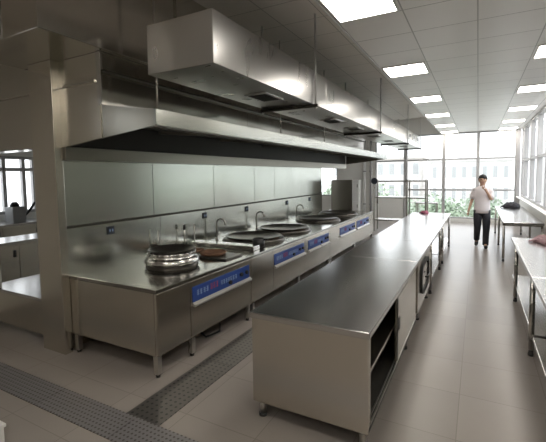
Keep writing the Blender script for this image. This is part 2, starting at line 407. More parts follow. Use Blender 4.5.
def wok(label, x, y, z, r, h, handles=True):
    t = thing('wok', label, 'wok', (x, y, z), 'woks on the ranges')
    prof = [(0, z), (r*.35, z+h*.08), (r*.7, z+h*.4), (r, z+h), (r+.012, z+h+.004), (r+.004, z+h+.012), (r-.012, z+h), (r*.68, z+h*.43), (r*.33, z+h*.13), (0, z+.012)]
    MB().lathe(x, y, prof, 40).build('bowl', M['iron'], t)
    if handles:
        for s in (-1, 1):
            pts = [(x + s*(r+.055*math.sin(a)), y + .07*math.cos(a), z+h+.02*math.sin(a)) for a in [PI*k/8 for k in range(9)]]
            MB().tube(pts, .008, 8).build('handle', M['iron'], t)
    return t
# near wok sits high on a flared steel stand
t = thing('wok_stand', 'flared bright steel ring stand under the nearest wok', 'stand', (-3.0, 3.17, ZT+.046))
z = ZT+.046
MB().lathe(-3.0, 3.17, [(.25, z), (.30, z), (.305, z+.02), (.27, z+.06), (.235, z+.08), (.26, z+.10), (.262, z+.115), (.245, z+.118), (.22, z+.085), (.25, z+.03)], 40).build('ring', M['top'], t)
for k in range(14):
    a = 2*PI*k/14; MB().ball((-3.0+.262*math.cos(a), 3.17+.262*math.sin(a), z+.107), .010, 2).build('stud', M['fresh'], t)
wok('nearest wok, dark iron, raised on the flared steel stand', -3.0, 3.17, ZT+.10, .25, .08, True)
wok('wide dark wok sunk in the ring just behind the small black pot', -3.05, 5.02, ZT+.008, .42, .05, False)
wok('third wok from the camera, sunk beside the second tap', -3.05, 6.05, ZT+.008, .42, .05, False)
wok('fourth wok from the camera, on the far range near the third tap', -3.05, 7.7, ZT+.008, .42, .05, False)
wok('farthest wok, in front of the upright steel screen', -3.05, 9.05, ZT+.008, .42, .05, False)
t = thing('cooking_pot', 'small black pot on the range front, before the second wok', 'pot', (-2.66, 4.50, ZT))
MB().lathe(-2.66, 4.50, [(0, ZT), (.075, ZT), (.085, ZT+.02), (.085, ZT+.12), (.075, ZT+.12), (.072, ZT+.015), (0, ZT+.012)], 24).build('pot_body', M['black'], t)
MB().tube([(-2.58, 4.5, ZT+.10), (-2.55, 4.5, ZT+.115), (-2.52, 4.5, ZT+.115)], .01, 8).build('handle', M['black'], t)

def faucet(label, y):
    x = -3.56; t = thing('faucet', label, 'tap', (x, y, ZT), 'gooseneck taps behind the woks')
    MB().cyl(x, y, ZT, ZT+.04, .025).build('base', M['leg'], t)
    pts = [(x, y, ZT+.04), (x, y, 1.06)] + [(x+.08-.08*math.cos(a), y, 1.06+.07*math.sin(a)) for a in [PI*k/10 for k in range(1, 10)]] + [(x+.165, y, 1.04)]
    MB().tube(pts, .013, 10).build('spout', M['leg'], t)
    MB().tube([(x, y+.02, ZT+.06), (x, y+.07, ZT+.075)], .008, 8).build('lever', M['leg'], t)
faucet('gooseneck tap beside the first wall socket past the near wok', 4.75)
faucet('gooseneck tap standing behind the second wok', 5.96)
faucet('farthest gooseneck tap, behind the fourth wok', 7.72)
for y, top, lb in ((3.56, 1.10, 'short upright pipe behind the nearest wok'), (4.06, 1.13, 'dark tipped upright pipe behind the open burner'), (4.27, 1.10, 'plain upright pipe just before the first gooseneck tap')):
    t = thing('water_pipe', lb, 'pipe', (-3.6, y, ZT))
    MB().cyl(-3.6, y, ZT, top, .01, 10).build('pipe', M['leg'], t)
    MB().cyl(-3.6, y, ZT, ZT+.025, .022, 12).build('flange', M['leg'], t)
    if 'dark' in lb: MB().lathe(-3.6, y, [(0, top-.09), (.018, top-.08), (.016, top-.02), (0, top)], 12).build('tip', M['black'], t)
for y, lb in ((2.906, 'dark socket on the cladding left of the nearest wok'), (4.6, 'dark socket on the cladding beside the first gooseneck tap'),
              (5.80, 'dark socket on the cladding beside the second gooseneck tap'), (7.45, 'dark socket on the cladding beside the third gooseneck tap'),
              (8.73, 'farthest dark socket, on the cladding near the steel screen')):
    t = thing('wall_socket', lb, 'socket', (-3.67, y, 1.19), 'sockets on the lower cladding')
    B(-3.67, -3.655, y-.045, y+.045, 1.145, 1.235, bev=.004).build('plate', M['socket'], t)
    for dy in (-.018, .018): B(-3.655, -3.652, y+dy-.006, y+dy+.006, 1.175, 1.205).build('switch', M['pale'], t)

t = thing('gas_hose', 'thin dark hose curling on the floor under the near wok range', 'hose', (-2.75, 3.3, 0))
MB().tube([(-3.3, 3.75, .012), (-3.0, 3.6, .012), (-2.8, 3.35, .012), (-2.62, 3.25, .012), (-2.58, 3.45, .012), (-2.7, 3.62, .012)], .011, 8).build('hose', M['rubber'], t)

t = thing('steel_screen', 'upright grey steel screen closing the far end of the ranges', 'screen', (-3.33, 10.24, 0))
B(-3.64, -3.03, 10.225, 10.26, .02, 1.635, bev=.005).build('panel', M['screen'], t)
for x in (-3.60, -3.07): B(x-.02, x+.02, 10.262, 10.30, 0, 1.6).build('post', M['leg'], t)

# ------------------------------------------------------------------ exhaust hood
HY0, HY1 = 2.37, 11.5
t = thing('exhaust_hood', 'long stainless exhaust hood hanging over the wok ranges', 'hood', (-2.9, 7, 1.97))
n = 7; hs = [HY0+(HY1-HY0)*k/n for k in range(n+1)]
B(-2.40, -2.37, HY0, HY1, 2.217, 2.356, bev=.004).build('fascia', M['fascia'], t)
MB().prism([(-2.40, 2.345), (-2.40, 2.356), (-3.05, 2.453), (-3.05, 2.442)], 'y', HY0+.002, HY1).build('sloped_roof', M['duct'], t)
for y0, nm in ((HY0, 'end_panel'), (HY1-.02, 'end_panel')):
    MB().prism([(-2.40, 2.345), (-2.40, 2.217), (-3.60, 2.094), (-3.60, 2.44), (-3.05, 2.44)], 'y', y0+.003, y0+.02).build(nm, M['hood'], t)
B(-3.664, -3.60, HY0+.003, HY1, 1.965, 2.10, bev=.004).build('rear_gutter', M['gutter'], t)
B(-3.64, -3.612, HY0+.022, HY1-.025, 2.102, 2.42).build('shade_plate', M['filt'], t)  # dark sheet added over the bright wall steel, standing in for shade
B(-2.50, -2.403, HY0+.03, HY1-.03, 2.222, 2.245).build('inner_lip', M['rail'], t)
for a, b_ in zip(hs, hs[1:]):
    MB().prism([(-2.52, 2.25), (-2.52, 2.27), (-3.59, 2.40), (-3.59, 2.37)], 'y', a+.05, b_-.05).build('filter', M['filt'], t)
    MB().prism([(-2.50, 2.225), (-2.50, 2.25), (-3.59, 2.37), (-3.59, 2.33)], 'y', b_-.05, b_-.01).build('filter_rail', M['rail'], t)
    MB().prism([(-2.80, 2.262), (-2.80, 2.285), (-2.84, 2.29), (-2.84, 2.267)], 'y', a+.05, b_-.05).build('filter_rail', M['rail'], t)
MB().prism([(-3.69, 2.085), (-3.05, 2.151), (-3.05, 2.922), (-3.69, 2.922)], 'y', HY0-.006, HY0+.002).build('end_plate', M['steel'], t)
B(-3.075, -3.015, HY0-.014, HY0-.006, 2.455, 2.922, bev=.003).build('corner_strip', M['top'], t)
pl = MB()
ps = [HY0+.003, 4.9, 7.4, 9.6, HY1-.04]
for a, b_ in zip(ps, ps[1:]): pl.box(-3.715, -3.05, a+.002, b_-.002, 2.455, 2.75, bev=.004)
pl.build('lower_plenum', M['duct'], t)
pl = MB()
for a, b_ in zip(ps, ps[1:]): pl.box(-3.715, -3.02, a+.002, b_-.002, 2.76, 2.922, bev=.004)
pl.build('upper_plenum', M['duct'], t)
B(-3.05, -2.99, HY0+.004, HY1-.05, 2.748, 2.762).build('flange', M['dark'], t)
for x, y in ((-2.72, 2.74), (-2.70, 5.3), (-2.70, 7.2), (-2.70, 10.6)): MB().cyl(x, y, 2.40, ZH, .009, 8).build('hanger_rod', M['leg'], t)

t = thing('exhaust_duct', 'big dark rectangular duct running under the raised ceiling above the hood', 'duct', (-3.55, 6.5, 2.925))
du = MB(); ps = [1.77, 3.3, 4.9, 6.5, 8.1, 9.7, 11.3]
for a, b_ in zip(ps, ps[1:]): du.box(-4.2, -2.95, a+.002, b_-.002, 2.925, ZH-.004, bev=.005)
du.build('duct_body', M['duct'], t)
for y in ps[1:-1]: B(-4.225, -2.925, y-.015, y+.015, 2.924, ZH-.004).build('flange', M['duct'], t)
B(-3.5, -3.46, 1.755, 1.77, 2.925, ZH-.004).build('seam_strip', M['top'], t)

# ------------------------------------------------------------------ fresh air duct on trapeze hangers
t = thing('fresh_air_duct', 'bright stainless box duct hanging in front of the hood', 'duct', (-2.25, 8.5, 2.7))
DX0, DX1, DZ0, DZ1 = -2.63, -1.9, 2.70, 3.13
ps = [2.55, 5.15, 7.75, 10.35, 12.95, 15.0]; du = MB()
for a, b_ in zip(ps, ps[1:]): du.box(DX0, DX1, a+.0015, b_-.0015, DZ0, DZ1, bev=.004)
du.build('duct_body', M['fresh'], t)
for y in (3.95, 6.3, 7.6, 9.4, 11.0, 13.4):
    g = MB(); x0, x1 = -2.36, -2.08
    g.box(x0, x1, y-.22, y-.195, DZ0-.012, DZ0); g.box(x0, x1, y+.195, y+.22, DZ0-.012, DZ0)
    g.box(x0, x0+.025, y-.195, y+.195, DZ0-.012, DZ0); g.box(x1-.025, x1, y-.195, y+.195, DZ0-.012, DZ0)
    gr = g.build('air_grille', M['fresh'], t)
    s = MB()
    s.box(x0+.025, x1-.025, y-.195, y+.195, DZ0-.003, DZ0-.001)
    for k in range(9): s.box(x0+.03+k*.026, x0+.036+k*.026, y-.195, y+.195, DZ0-.011, DZ0-.003)
    s.build('louvres', M['dark'], gr)
for y in (12.5, 13.35, 14.2):
    f = MB(); f.box(DX1, DX1+.02, y-.3, y+.3, 2.86, 3.06, bev=.004); f_ = f.build('outlet', M['whiteb'], t)
    B(DX1+.02, DX1+.023, y-.12, y+.12, 2.91, 3.01).build('opening', M['black'], f_)
hl = ['nearest trapeze hanger carrying the bright box duct', 'second trapeze hanger from the camera under the bright box duct',
      'third trapeze hanger from the camera under the bright box duct', 'farthest trapeze hanger, by the back windows under the bright duct']
h0 = thing('duct_hanger', hl[0], 'hanger', (-2.25, 4.68, 2.68), 'trapeze hangers under the bright duct')
B(-2.69, -1.84, 4.66, 4.70, 2.66, 2.699, bev=.004).build('channel', M['dark'], h0)
for x in (-2.655, -1.872):
    r = MB().cyl(x, 4.68, 2.64, ZH, .015, 8).build('rod', M['rod'], h0)
    MB().cyl(x, 4.68, 2.645, 2.66, .02, 6).build('nut', M['leg'], r)
for y, lb in zip((8.43, 12.05, 14.9), hl[1:]): copy_thing(h0, (0, y-4.68, 0), lb)

# ------------------------------------------------------------------ ceiling lights
l0 = None
order = ['nearest', 'second', 'third', 'fourth', 'fifth', 'farthest']
for side, x0 in (('left', -1.185), ('right', .575)):
    for k in range(-2, 6):
        y0 = min(3.0 + 2.36*k, 14.5)
        nm = order[k] if k >= 0 else 'unseen'
        lb = ('%s lit square panel in the row above the steel island' if side == 'left' else '%s lit square panel in the row above the window tables') % nm
        if k < 0: lb = 'lit square ceiling panel behind the camera, row %d %s' % (-k, 'over the island line' if side == 'left' else 'over the table line')
        if side == 'right' and 0 <= k: lb = lb.replace('nearest', 'closest')
        if l0 is None:
            l0 = thing('ceiling_light', lb, 'ceiling light', (x0+.28, y0+.3, ZL), 'square ceiling lights')
            f = MB(); z0, z1 = ZL-.012, ZL
            f.box(x0, x0+.02, y0, y0+.58, z0, z1); f.box(x0+.53, x0+.55, y0, y0+.58, z0, z1)
            f.box(x0+.02, x0+.53, y0, y0+.02, z0, z1); f.box(x0+.02, x0+.53, y0+.56, y0+.58, z0, z1)
            f.build('frame', M['whiteb'], l0)
            B(x0+.02, x0+.53, y0+.02, y0+.56, ZL-.008, ZL-.001).build('diffuser', M['lamp'], l0)
        else: copy_thing(l0, Vector((x0+.28, y0+.3, ZL)) - l0.location, lb)

for x, y, lb in ((-2.2, -1.6, 'added unseen lit panel on the raised ceiling behind the camera, island side'), (-2.2, .2, 'added unseen lit panel on the raised ceiling over the near end of the cross drain')):
    copy_thing(l0, Vector((x, y, ZH)) - l0.location, lb)  # lamps added out of view to brighten the near left

# ------------------------------------------------------------------ steel island
IX0, IX1 = -1.44, -.57
t = thing('work_cabinet', 'nearest steel island cabinet with open shelf and sliding door', 'cabinet', (-1, 3.35, 0))
y0, y1 = 2.29, 4.44
B(IX0, IX1, y0, y1-.002, .755, .80, bev=.006).build('worktop', M['top'], t)
B(IX0+.012, IX1-.012, y0+.012, y0+.03, .13, .755).build('end_panel', M['steel'], t)
B(IX0+.012, IX0+.03, y0+.03, y1-.01, .13, .755).build('rear_panel', M['steel'], t)
B(IX0+.03, IX1-.03, y1-.03, y1-.01, .13, .755).build('end_panel', M['steel'], t)
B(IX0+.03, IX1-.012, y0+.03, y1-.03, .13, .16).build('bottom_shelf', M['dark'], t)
B(IX0+.03, IX1-.05, y0+.03, y1-.03, .43, .455).build('middle_shelf', M['steel'], t)
B(IX1-.055, IX1-.012, y0+.03, y0+.075, .16, .755).build('front_post', M['steel'], t)
for x in (IX1-.014, IX1-.036): B(x-.004, x+.004, y0+.075, y1-.03, .16, .175).build('door_track', M['leg'], t)
B(IX1-.05, IX1-.03, y0+.075, y1-.03, .725, .755).build('door_track', M['leg'], t)
dr = B(IX1-.032, IX1-.014, 3.27, 4.40, .176, .722, bev=.003).build('sliding_door', M['steel'], t)
B(IX1-.014, IX1-.008, 3.275, 3.315, .18, .718).build('door_edge', M['dark'], dr)
B(IX1-.0145, IX1-.009, 3.36, 3.42, .42, .53, bev=.002).build('handle', M['dark'], dr)
for x in (IX0+.06, IX1-.06):
    for y in (y0+.07, 3.95):
        l = MB().cyl(x, y, .02, .13, .024, 14).build('leg', M['leg'], t); MB().cyl(x, y, 0, .02, .03, 14).build('foot', M['rubber'], l)
t = thing('heated_cabinet', 'middle island cabinet with dark rimmed oval window in its side', 'cabinet', (-1, 5.1, 0))
y0, y1 = 4.44, 5.80
B(IX0, IX1, y0+.002, y1-.002, .755, .80, bev=.006).build('worktop', M['top'], t)
B(IX0+.012, IX1-.03, y0+.01, y1-.01, .15, .755).build('body', M['steel'], t)
dr = B(IX1-.03, IX1-.01, y0+.10, y1-.05, .17, .74, bev=.004).build('door', M['steel'], t)
def oval(x0, x1, cy, cz, a, b_, mat, nm, par, hole=0.):
    m = MB(); bm = m.bm; N = 40
    def ring(x, s): return [bm.verts.new((x, cy+(a-s)*math.copysign(abs(math.cos(2*PI*k/N))**.6, math.cos(2*PI*k/N)), cz+(b_-s)*math.copysign(abs(math.sin(2*PI*k/N))**.6, math.sin(2*PI*k/N)))) for k in range(N)]
    if hole:
        R = [ring(x0, 0), ring(x1, 0), ring(x1, hole), ring(x0, hole)]
        for A, Bq in zip(R, R[1:]+R[:1]):
            for k in range(N): bm.faces.new((A[k], A[(k+1) % N], Bq[(k+1) % N], Bq[k]))
    else:
        A, Bq = ring(x0, 0), ring(x1, 0); bm.faces.new(A); bm.faces.new(Bq[::-1])
        for k in range(N): bm.faces.new((A[k], A[(k+1) % N], Bq[(k+1) % N], Bq[k]))
    bmesh.ops.recalc_face_normals(bm, faces=bm.faces); return m.build(nm, mat, par)
rim = oval(IX1-.011, IX1+.012, 5.12, .50, .38, .20, M['rubber'], 'window_rim', dr, .05)
oval(IX1-.010, IX1-.004, 5.12, .50, .335, .155, M['leg'], 'window_plate', rim)
MB().tube([(IX1+.012, 5.0, .50), (IX1+.045, 5.0, .50), (IX1+.045, 5.24, .50), (IX1+.012, 5.24, .50)], .01, 8).build('handle', M['black'], rim)
for x in (IX0+.06, IX1-.06):
    for y in (4.83, 5.74):
        l = MB().cyl(x, y, .02, .15, .024, 14).build('leg', M['leg'], t); MB().cyl(x, y, 0, .02, .03, 14).build('foot', M['rubber'], l)
def steel_table(label, x0, x1, y0, y1, shelf, group, ys=None, zt=.80):
    t = thing('work_table', label, 'table', ((x0+x1)/2, (y0+y1)/2, 0), group)
    B(x0, x1, y0+.002, y1-.002, zt-.045, zt, bev=.006).build('tabletop', M['top'], t)
    ys = ys or (y0+.07, y1-.07)
    if shelf:
        B(x0+.02, x1-.02, y0+.03, y1-.03, shelf-.03, shelf, bev=.004).build('undershelf', M['top'], t)
    B(x0+.045, x1-.045, y0+.06, y1-.06, zt-.08, zt-.045).build('stretcher', M['leg'], t)
    for y in ys:
        for x in (x0+.024, x1-.024):
            l = MB().cyl(x, y, .06, zt-.045, .024, 14).build('leg', M['leg'], t)
            MB().lathe(x, y, [(0, 0), (.022, 0), (.024, .015), (.016, .06), (0, .06)], 12).build('foot', M['rubber'], l)
    return t
steel_table('open legged steel table continuing the island past the oval window cabinet', IX0, IX1, 5.80, 7.95, .20, 'island tables', (5.97, 7.55))
steel_table('farthest steel table of the island, under the red cloth', IX0, IX1, 7.95, 10.2, .20, 'island tables', (8.1, 10.08))
def cloth_heap(name, label, cat, c, rx, ry, h, mat, n=7):
    t = thing(name, label, cat, c); r = random.Random(sum(map(ord, label)))
    m = MB(); bm = bmesh.new(); bmesh.ops.create_icosphere(bm, subdivisions=4, radius=1)
    ph = [r.uniform(0, 6) for _ in range(6)]
    for v in bm.verts:
        a = math.atan2(v.co.y, v.co.x); k = 1+.12*math.sin(3*a+ph[0])+.08*math.sin(5*a+ph[1])
        fold = 1+.22*math.sin(9*v.co.x+ph[2])*math.cos(7*v.co.y+ph[3])
        v.co = Vector((c[0]+v.co.x*rx*k, c[1]+v.co.y*ry*k, c[2]+max(0, (v.co.z+.35)/1.35)*h*fold))
    for f in bm.faces: f.smooth = True
    m._add(bm); m.build('cloth', mat, t)
    m = MB(); m.tube([(c[0]-rx*.8, c[1]-ry*.2, c[2]+h*.35), (c[0]-rx*1.1, c[1]-ry*.3, c[2]+h*.3), (c[0]-rx*1.4, c[1]-ry*.1, c[2]+.012)], [h*.28, h*.22, .012], 8)
    m.build('loose_end', mat, t)
cloth_heap('folded_cloth', 'small red bundle lying on the far end of the island', 'cloth', (-1.13, 9.95, .80), .09, .08, .07, M['redcl'])

# ------------------------------------------------------------------ tables under the right windows
TX0, TX1 = .46, 1.13
steel_table('window side steel table nearest the camera, below the pink cloth table', TX0, TX1, 1.75, 4.22, .24, 'window side tables', (1.9, 3.2))
steel_table('window side steel table with the pink cloth lying on it', TX0, TX1, 4.22, 6.72, .24, 'window side tables', (4.33, 6.1))
steel_table('farthest window side steel table, with a black bag on its end', .45, TX1, 8.73, 12.86, 0, 'window side tables', (8.8, 10.75, 12.8))
cloth_heap('rumpled_cloth', 'crumpled pinkish cloth on the table below the right windows', 'cloth', (.86, 6.40, .80), .15, .24, .09, M['pink'])
cloth_heap('bag', 'soft black bag lying on the far window side table', 'bag', (.84, 12.3, .80), .20, .28, .15, M['bag'])

# ------------------------------------------------------------------ far left corner
t = thing('storage_rack', 'tall metal rack standing by the back windows beyond the island', 'rack', (-2.1, 12.2, 0))
for x in (-2.85, -1.87, -1.345):
    for y in (12.0, 12.45): B(x-.02, x+.02, y-.02, y+.02, 0, 1.60).build('post', M['leg'], t)
for z in (1.05, 1.56, .35): B(-2.85, -1.345, 11.99, 12.46, z-.02, z+.02).build('shelf', M['leg'], t)
MB().lathe(0, 0, [(0, 0), (.08, 0), (.085, .03), (.05, .06), (0, .065)], 24).bm
c = MB(); c.tube([(-2.83, 11.95, 1.57), (-2.83, 11.88, 1.57)], .09, 24); c.torus((-2.83, 11.9, 1.57), .09, .012, 'y')
c.build('round_fitting', M['socket'], t)
t = thing('small_table', 'small light frame table beside the rack, before the back windows', 'table', (-1.45, 13.2, 0))
B(-1.78, -1.12, 13, 13.5, .81, .84, bev=.004).build('tabletop', M['alu'], t)
for x in (-1.75, -1.15):
    for y in (13.03, 13.47): B(x-.015, x+.015, y-.015, y+.015, 0, .81).build('leg', M['leg'], t)
B(-1.77, -1.13, 13.02, 13.48, .42, .44).build('undershelf', M['alu'], t)
t = thing('storage_cabinet', 'narrow white cabinet standing against the white back pier', 'cabinet', (-4.35, 15, 0))
B(-4.62, -4.12, 14.8, 15.18, .03, 1.56, bev=.006).build('body', M['whiteb'], t)
for z0, z1 in ((.08, .72), (.76, 1.52)):
    dd = B(-4.6, -4.14, 14.78, 14.80, z0, z1, bev=.004).build('door', M['whiteb'], t)
    B(-4.19, -4.17, 14.765, 14.78, z1-.25, z1-.12).build('handle', M['dark'], dd)
B(-4.6, -4.14, 14.84, 15.15, 0, .03).build('plinth', M['dark'], t)
for x, lb in ((-3.98, 'white vertical pipe beside the narrow white cabinet'), (-3.73, 'grey vertical pipe at the corner of the back pier')):
    t = thing('riser_pipe', lb, 'pipe', (x, 15.12, 0))
    MB().cyl(x, 15.12, 0, ZH, .045, 14).build('pipe', M['whiteb' if x < -3.9 else 'grey'], t)
    for z in (.6, 1.9): B(x-.05, x+.05, 15.06, 15.2, z-.02, z+.02).build('clamp', M['grey'], t)

# ------------------------------------------------------------------ room seen through the hatch
def counter(label, x0, x1, y0, y1, nd):
    t = thing('base_counter', label, 'counter', ((x0+x1)/2, (y0+y1)/2, 0), 'counters seen through the hatch')
    B(x0, x1, y0, y1, .75, .80, bev=.006).build('worktop', M['top'], t)
    B(x0+.02, x1-.03, y0+.02, y1-.02, .10, .75).build('body', M['steel'], t)
    B(x0+.06, x1-.07, y0+.05, y1-.05, 0, .10).build('plinth', M['dark'], t)
    w = (y1-y0-.04)/nd
    for k in range(nd):
        a = y0+.02+k*w; dd = B(x1-.03, x1-.012, a+.006, a+w-.006, .12, .73, bev=.003).build('door', M['steel'], t)
        B(x1-.012, x1+.004, a+w-.09, a+w-.05, .55, .66, bev=.003).build('handle', M['black'], dd)
counter('steel base counter just behind the low hatch bench', -7.1, -6.45, 2.7, 5.4, 4)
counter('steel base counter under the far hatch window', -9.9, -9.05, 2.8, 8.5, 7)
t = thing('countertop_appliance', 'small grey machine with dark lever on the far hatch counter', 'machine', (-9.35, 5.0, .80))
B(-9.55, -9.2, 4.74, 5.03, .80, 1.16, bev=.02).build('casing', M['grey'], t)
MB().lathe(-9.33, 4.85, [(0, 1.16), (.09, 1.16), (.10, 1.2), (.05, 1.27), (0, 1.27)], 20).build('knob', M['black'], t)
MB().tube([(-9.25, 5.02, .95), (-9.2, 5.10, 1.06), (-9.17, 5.22, 1.24)], .03, 10).build('lever', M['black'], t)
t = thing('crate', 'corner of a white crate on the floor by the cross drain', 'crate', (-3.02, 1.1, 0))
m = MB(); x0, x1, y0, y1 = -3.25, -2.80, .90, 1.30; h = .11
m.box(x0, x1, y0, y0+.015, 0, h); m.box(x0, x1, y1-.015, y1, 0, h); m.box(x0, x0+.015, y0+.015, y1-.015, 0, h); m.box(x1-.015, x1, y0+.015, y1-.015, 0, h); m.box(x0+.015, x1-.015, y0+.015, y1-.015, 0, .015)
m.build('crate_body', M['whiteb'], t)
m = MB(); m.box(x0-.01, x1+.01, y0-.01, y0+.02, h, h+.02); m.box(x0-.01, x1+.01, y1-.02, y1+.01, h, h+.02); m.box(x0-.01, x0+.02, y0+.02, y1-.02, h, h+.02); m.box(x1-.02, x1+.01, y0+.02, y1-.02, h, h+.02)
m.build('rim', M['whiteb'], t)

# ------------------------------------------------------------------ person
def skin_mesh(verts, edges, radii, lv=2):
    me = bpy.data.meshes.new('s'); me.from_pydata([tuple(v) for v in verts], edges, [])
    o = bpy.data.objects.new('s', me); C.objects.link(o)
    o.modifiers.new('k', 'SKIN')
    for i, r in enumerate(radii):
        sv = me.skin_vertices[0].data[i]; rr = r if isinstance(r, tuple) else (r, r); sv.radius = rr; sv.use_root = (i == 0)
    s = o.modifiers.new('d', 'SUBSURF'); s.levels = lv; s.render_levels = lv
    dg = bpy.context.evaluated_depsgraph_get(); ev = o.evaluated_get(dg)
    bm = bmesh.new(); bm.from_mesh(ev.to_mesh()); ev.to_mesh_clear()
    bpy.data.objects.remove(o); bpy.data.meshes.remove(me)
    for f in bm.faces: f.smooth = True
    return bm
P = Vector((.10, 10.22, 0))
V, Ed, Rd = [], [], []
def vert(x, y, z, r, par=None):
    V.append(P + Vector((x, y, z))); Rd.append(r); i = len(V)-1
    if par is not None: Ed.append((par, i))
    return i
pel = vert(0, 0, .94, .115); wa = vert(0, -.005, 1.08, .105, pel); ch = vert(0, 0, 1.26, .12, wa); nb = vert(0, .01, 1.40, .058, ch)
nk = vert(0, -.005, 1.49, .052, nb); h1 = vert(0, -.03, 1.555, .070, nk); h2 = vert(0, -.03, 1.625, .082, h1); h3 = vert(0, -.015, 1.69, .062, h2)
vert(0, -.118, 1.595, .014, h2)                                     # nose
for s in (-1, 1): vert(s*.088, -.01, 1.605, .016, h2)               # ears
rs = vert(-.155, .012, 1.362, .044, nb); re_ = vert(-.215, .04, 1.13, .040, rs); rw = vert(-.275, -.04, .905, .027, re_); rh = vert(-.292, -.065, .85, .032, rw)
ls = vert(.155, .01, 1.362, .044, nb); le = vert(.185, -.10, 1.14, .042, ls); lw = vert(.075, -.215, 1.36, .027, le); lh = vert(.045, -.215, 1.415, .032, lw)
for s, kx, ky, ax, ay, az, fx, fy, fz in ((1, .095, -.05, .085, .02, .10, .09, -.13, .035), (-1, -.09, -.02, -.10, .30, .17, -.11, .20, .055)):
    hp = vert(s*.085, 0, .87, .085, pel); kn = vert(kx, ky, .49, .055, hp); an = vert(ax, ay, az, .036, kn); vert(fx, fy, fz, .03, an)
body = skin_mesh(V, Ed, Rd)
def finger(bm, base, pts, r):
    pv = [Vector(base)] + [Vector(p) for p in pts]
    m = MB(); m.tube(pv, [r*(1-.12*i) for i in range(len(pv))], 8)
    me = bpy.data.meshes.new('f'); m.bm.to_mesh(me); m.bm.free(); bm.from_mesh(me); bpy.data.meshes.remove(me)
hb = V[rh]
for k, (dx, L) in enumerate(((-.024, .060), (-.009, .072), (.007, .068), (.022, .052))):   # right hand hangs, fingers slightly curled
    b0 = hb + Vector((dx*.5, dx, -.012))
    finger(body, b0, [b0+Vector((-.006, dx*.2-.006, -L*.5)), b0+Vector((0, dx*.2-.012, -L*.85)), b0+Vector((.014, dx*.2-.016, -L*1.1))], .0088)
finger(body, hb+Vector((.012, -.02, .01)), [hb+Vector((.02, -.042, -.018)), hb+Vector((.014, -.05, -.048))], .010)
hb = V[lh]
for k, (dz, L) in enumerate(((.026, .055), (.010, .066), (-.006, .062), (-.021, .048))):   # left hand raised, fingers curled at the chin
    b0 = hb + Vector((-.012, -.005, dz))
    finger(body, b0, [b0+Vector((-L*.45, -.008, .014)), b0+Vector((-L*.8, .012, .022)), b0+Vector((-L*.75, .036, .022))], .0088)
finger(body, hb+Vector((-.004, .012, .02)), [hb+Vector((-.012, .03, .05)), hb+Vector((-.016, .035, .075))], .010)
per = thing('person', 'person in a white short sleeved shirt walking with a hand at the chin', 'person', P)
m = MB(); m._add(body); m.build('body', M['skin'], per)
# shirt: torso and short sleeves
m = MB()
px, py = P.x, P.y
m.loft([(px, py, .83, .175, .125), (px, py, .92, .172, .125), (px, py, 1.05, .165, .122), (px, py, 1.2, .172, .130), (px, py+.003, 1.30, .176, .126), (px, py+.006, 1.37, .176, .114), (px, py+.008, 1.42, .150, .098), (px, py+.008, 1.452, .10, .084), (px, py+.004, 1.475, .062, .064)], 28)
m.tube([P+Vector((-.09, .01, 1.385)), P+Vector((-.145, .012, 1.375)), P+Vector((-.182, .02, 1.31)), P+Vector((-.20, .03, 1.23)), P+Vector((-.213, .037, 1.17))], [.05, .066, .064, .06, .06], 16)
m.tube([P+Vector((.09, .01, 1.385)), P+Vector((.145, .008, 1.375)), P+Vector((.172, -.02, 1.31)), P+Vector((.182, -.055, 1.23)), P+Vector((.185, -.085, 1.17))], [.05, .066, .064, .06, .06], 16)
sh = m.build('shirt', M['shirt'], per)
m = MB(); m.torus((px, py+.004, 1.478), .060, .013, 'z', 24); m.build('collar', M['shirt'], sh)
# trousers
m = MB()
m.loft([(px, py, .76, .10, .07), (px, py, .80, .145, .10), (px, py, .86, .166, .117), (px, py, .95, .156, .113)], 24)
m.tube([P+Vector((.085, 0, .90)), P+Vector((.092, -.01, .72)), P+Vector((.095, -.05, .49)), P+Vector((.088, -.005, .25)), P+Vector((.086, .015, .075))], [.092, .09, .075, .068, .066], 18)
m.tube([P+Vector((-.085, 0, .90)), P+Vector((-.088, 0, .72)), P+Vector((-.09, -.02, .49)), P+Vector((-.098, .17, .29)), P+Vector((-.10, .275, .16))], [.095, .092, .075, .068, .064], 18)
m.build('trousers', M['trouser'], per)
for s, c0, tp in ((1, (.088, .04, .045), (.095, -.17, .030)), (-1, (-.10, .325, .115), (-.112, .13, .030))):
    a, b_ = P+Vector(c0), P+Vector(tp); mid = (a+b_)/2
    m = MB(); m.tube([a+Vector((0, .03, .0)), a, mid, b_+(a-b_)*.15, b_], [.022, .043, .042, .036, .014], 14); m.build('shoe', M['shoe'], per)
# hair cap with fringe, eyes, mouth
bm = bmesh.new(); bmesh.ops.create_icosphere(bm, subdivisions=4, radius=1)
for v in bm.verts:
    u = v.co.copy(); k = 1 + .03*math.sin(17*u.x+3)*math.cos(13*u.y)
    if u.y < -.35 and u.z < .22: k *= .80
    if u.z < -.45: k *= .72
    v.co = P + Vector((u.x*.094*k, -.008+u.y*.106*k, 1.635+u.z*.108*k))
for f in bm.faces: f.smooth = True
m = MB(); m._add(bm); m.build('hair', M['hair'], per)
for s in (-1, 1): MB().ball(P+Vector((s*.031, -.104, 1.618)), .011, 2, (1.3, .6, .7)).build('eye', M['black'], per)
MB().ball(P+Vector((0, -.098, 1.553)), .02, 2, (1.2, .4, .3)).build('mouth', M['redcl'], per)

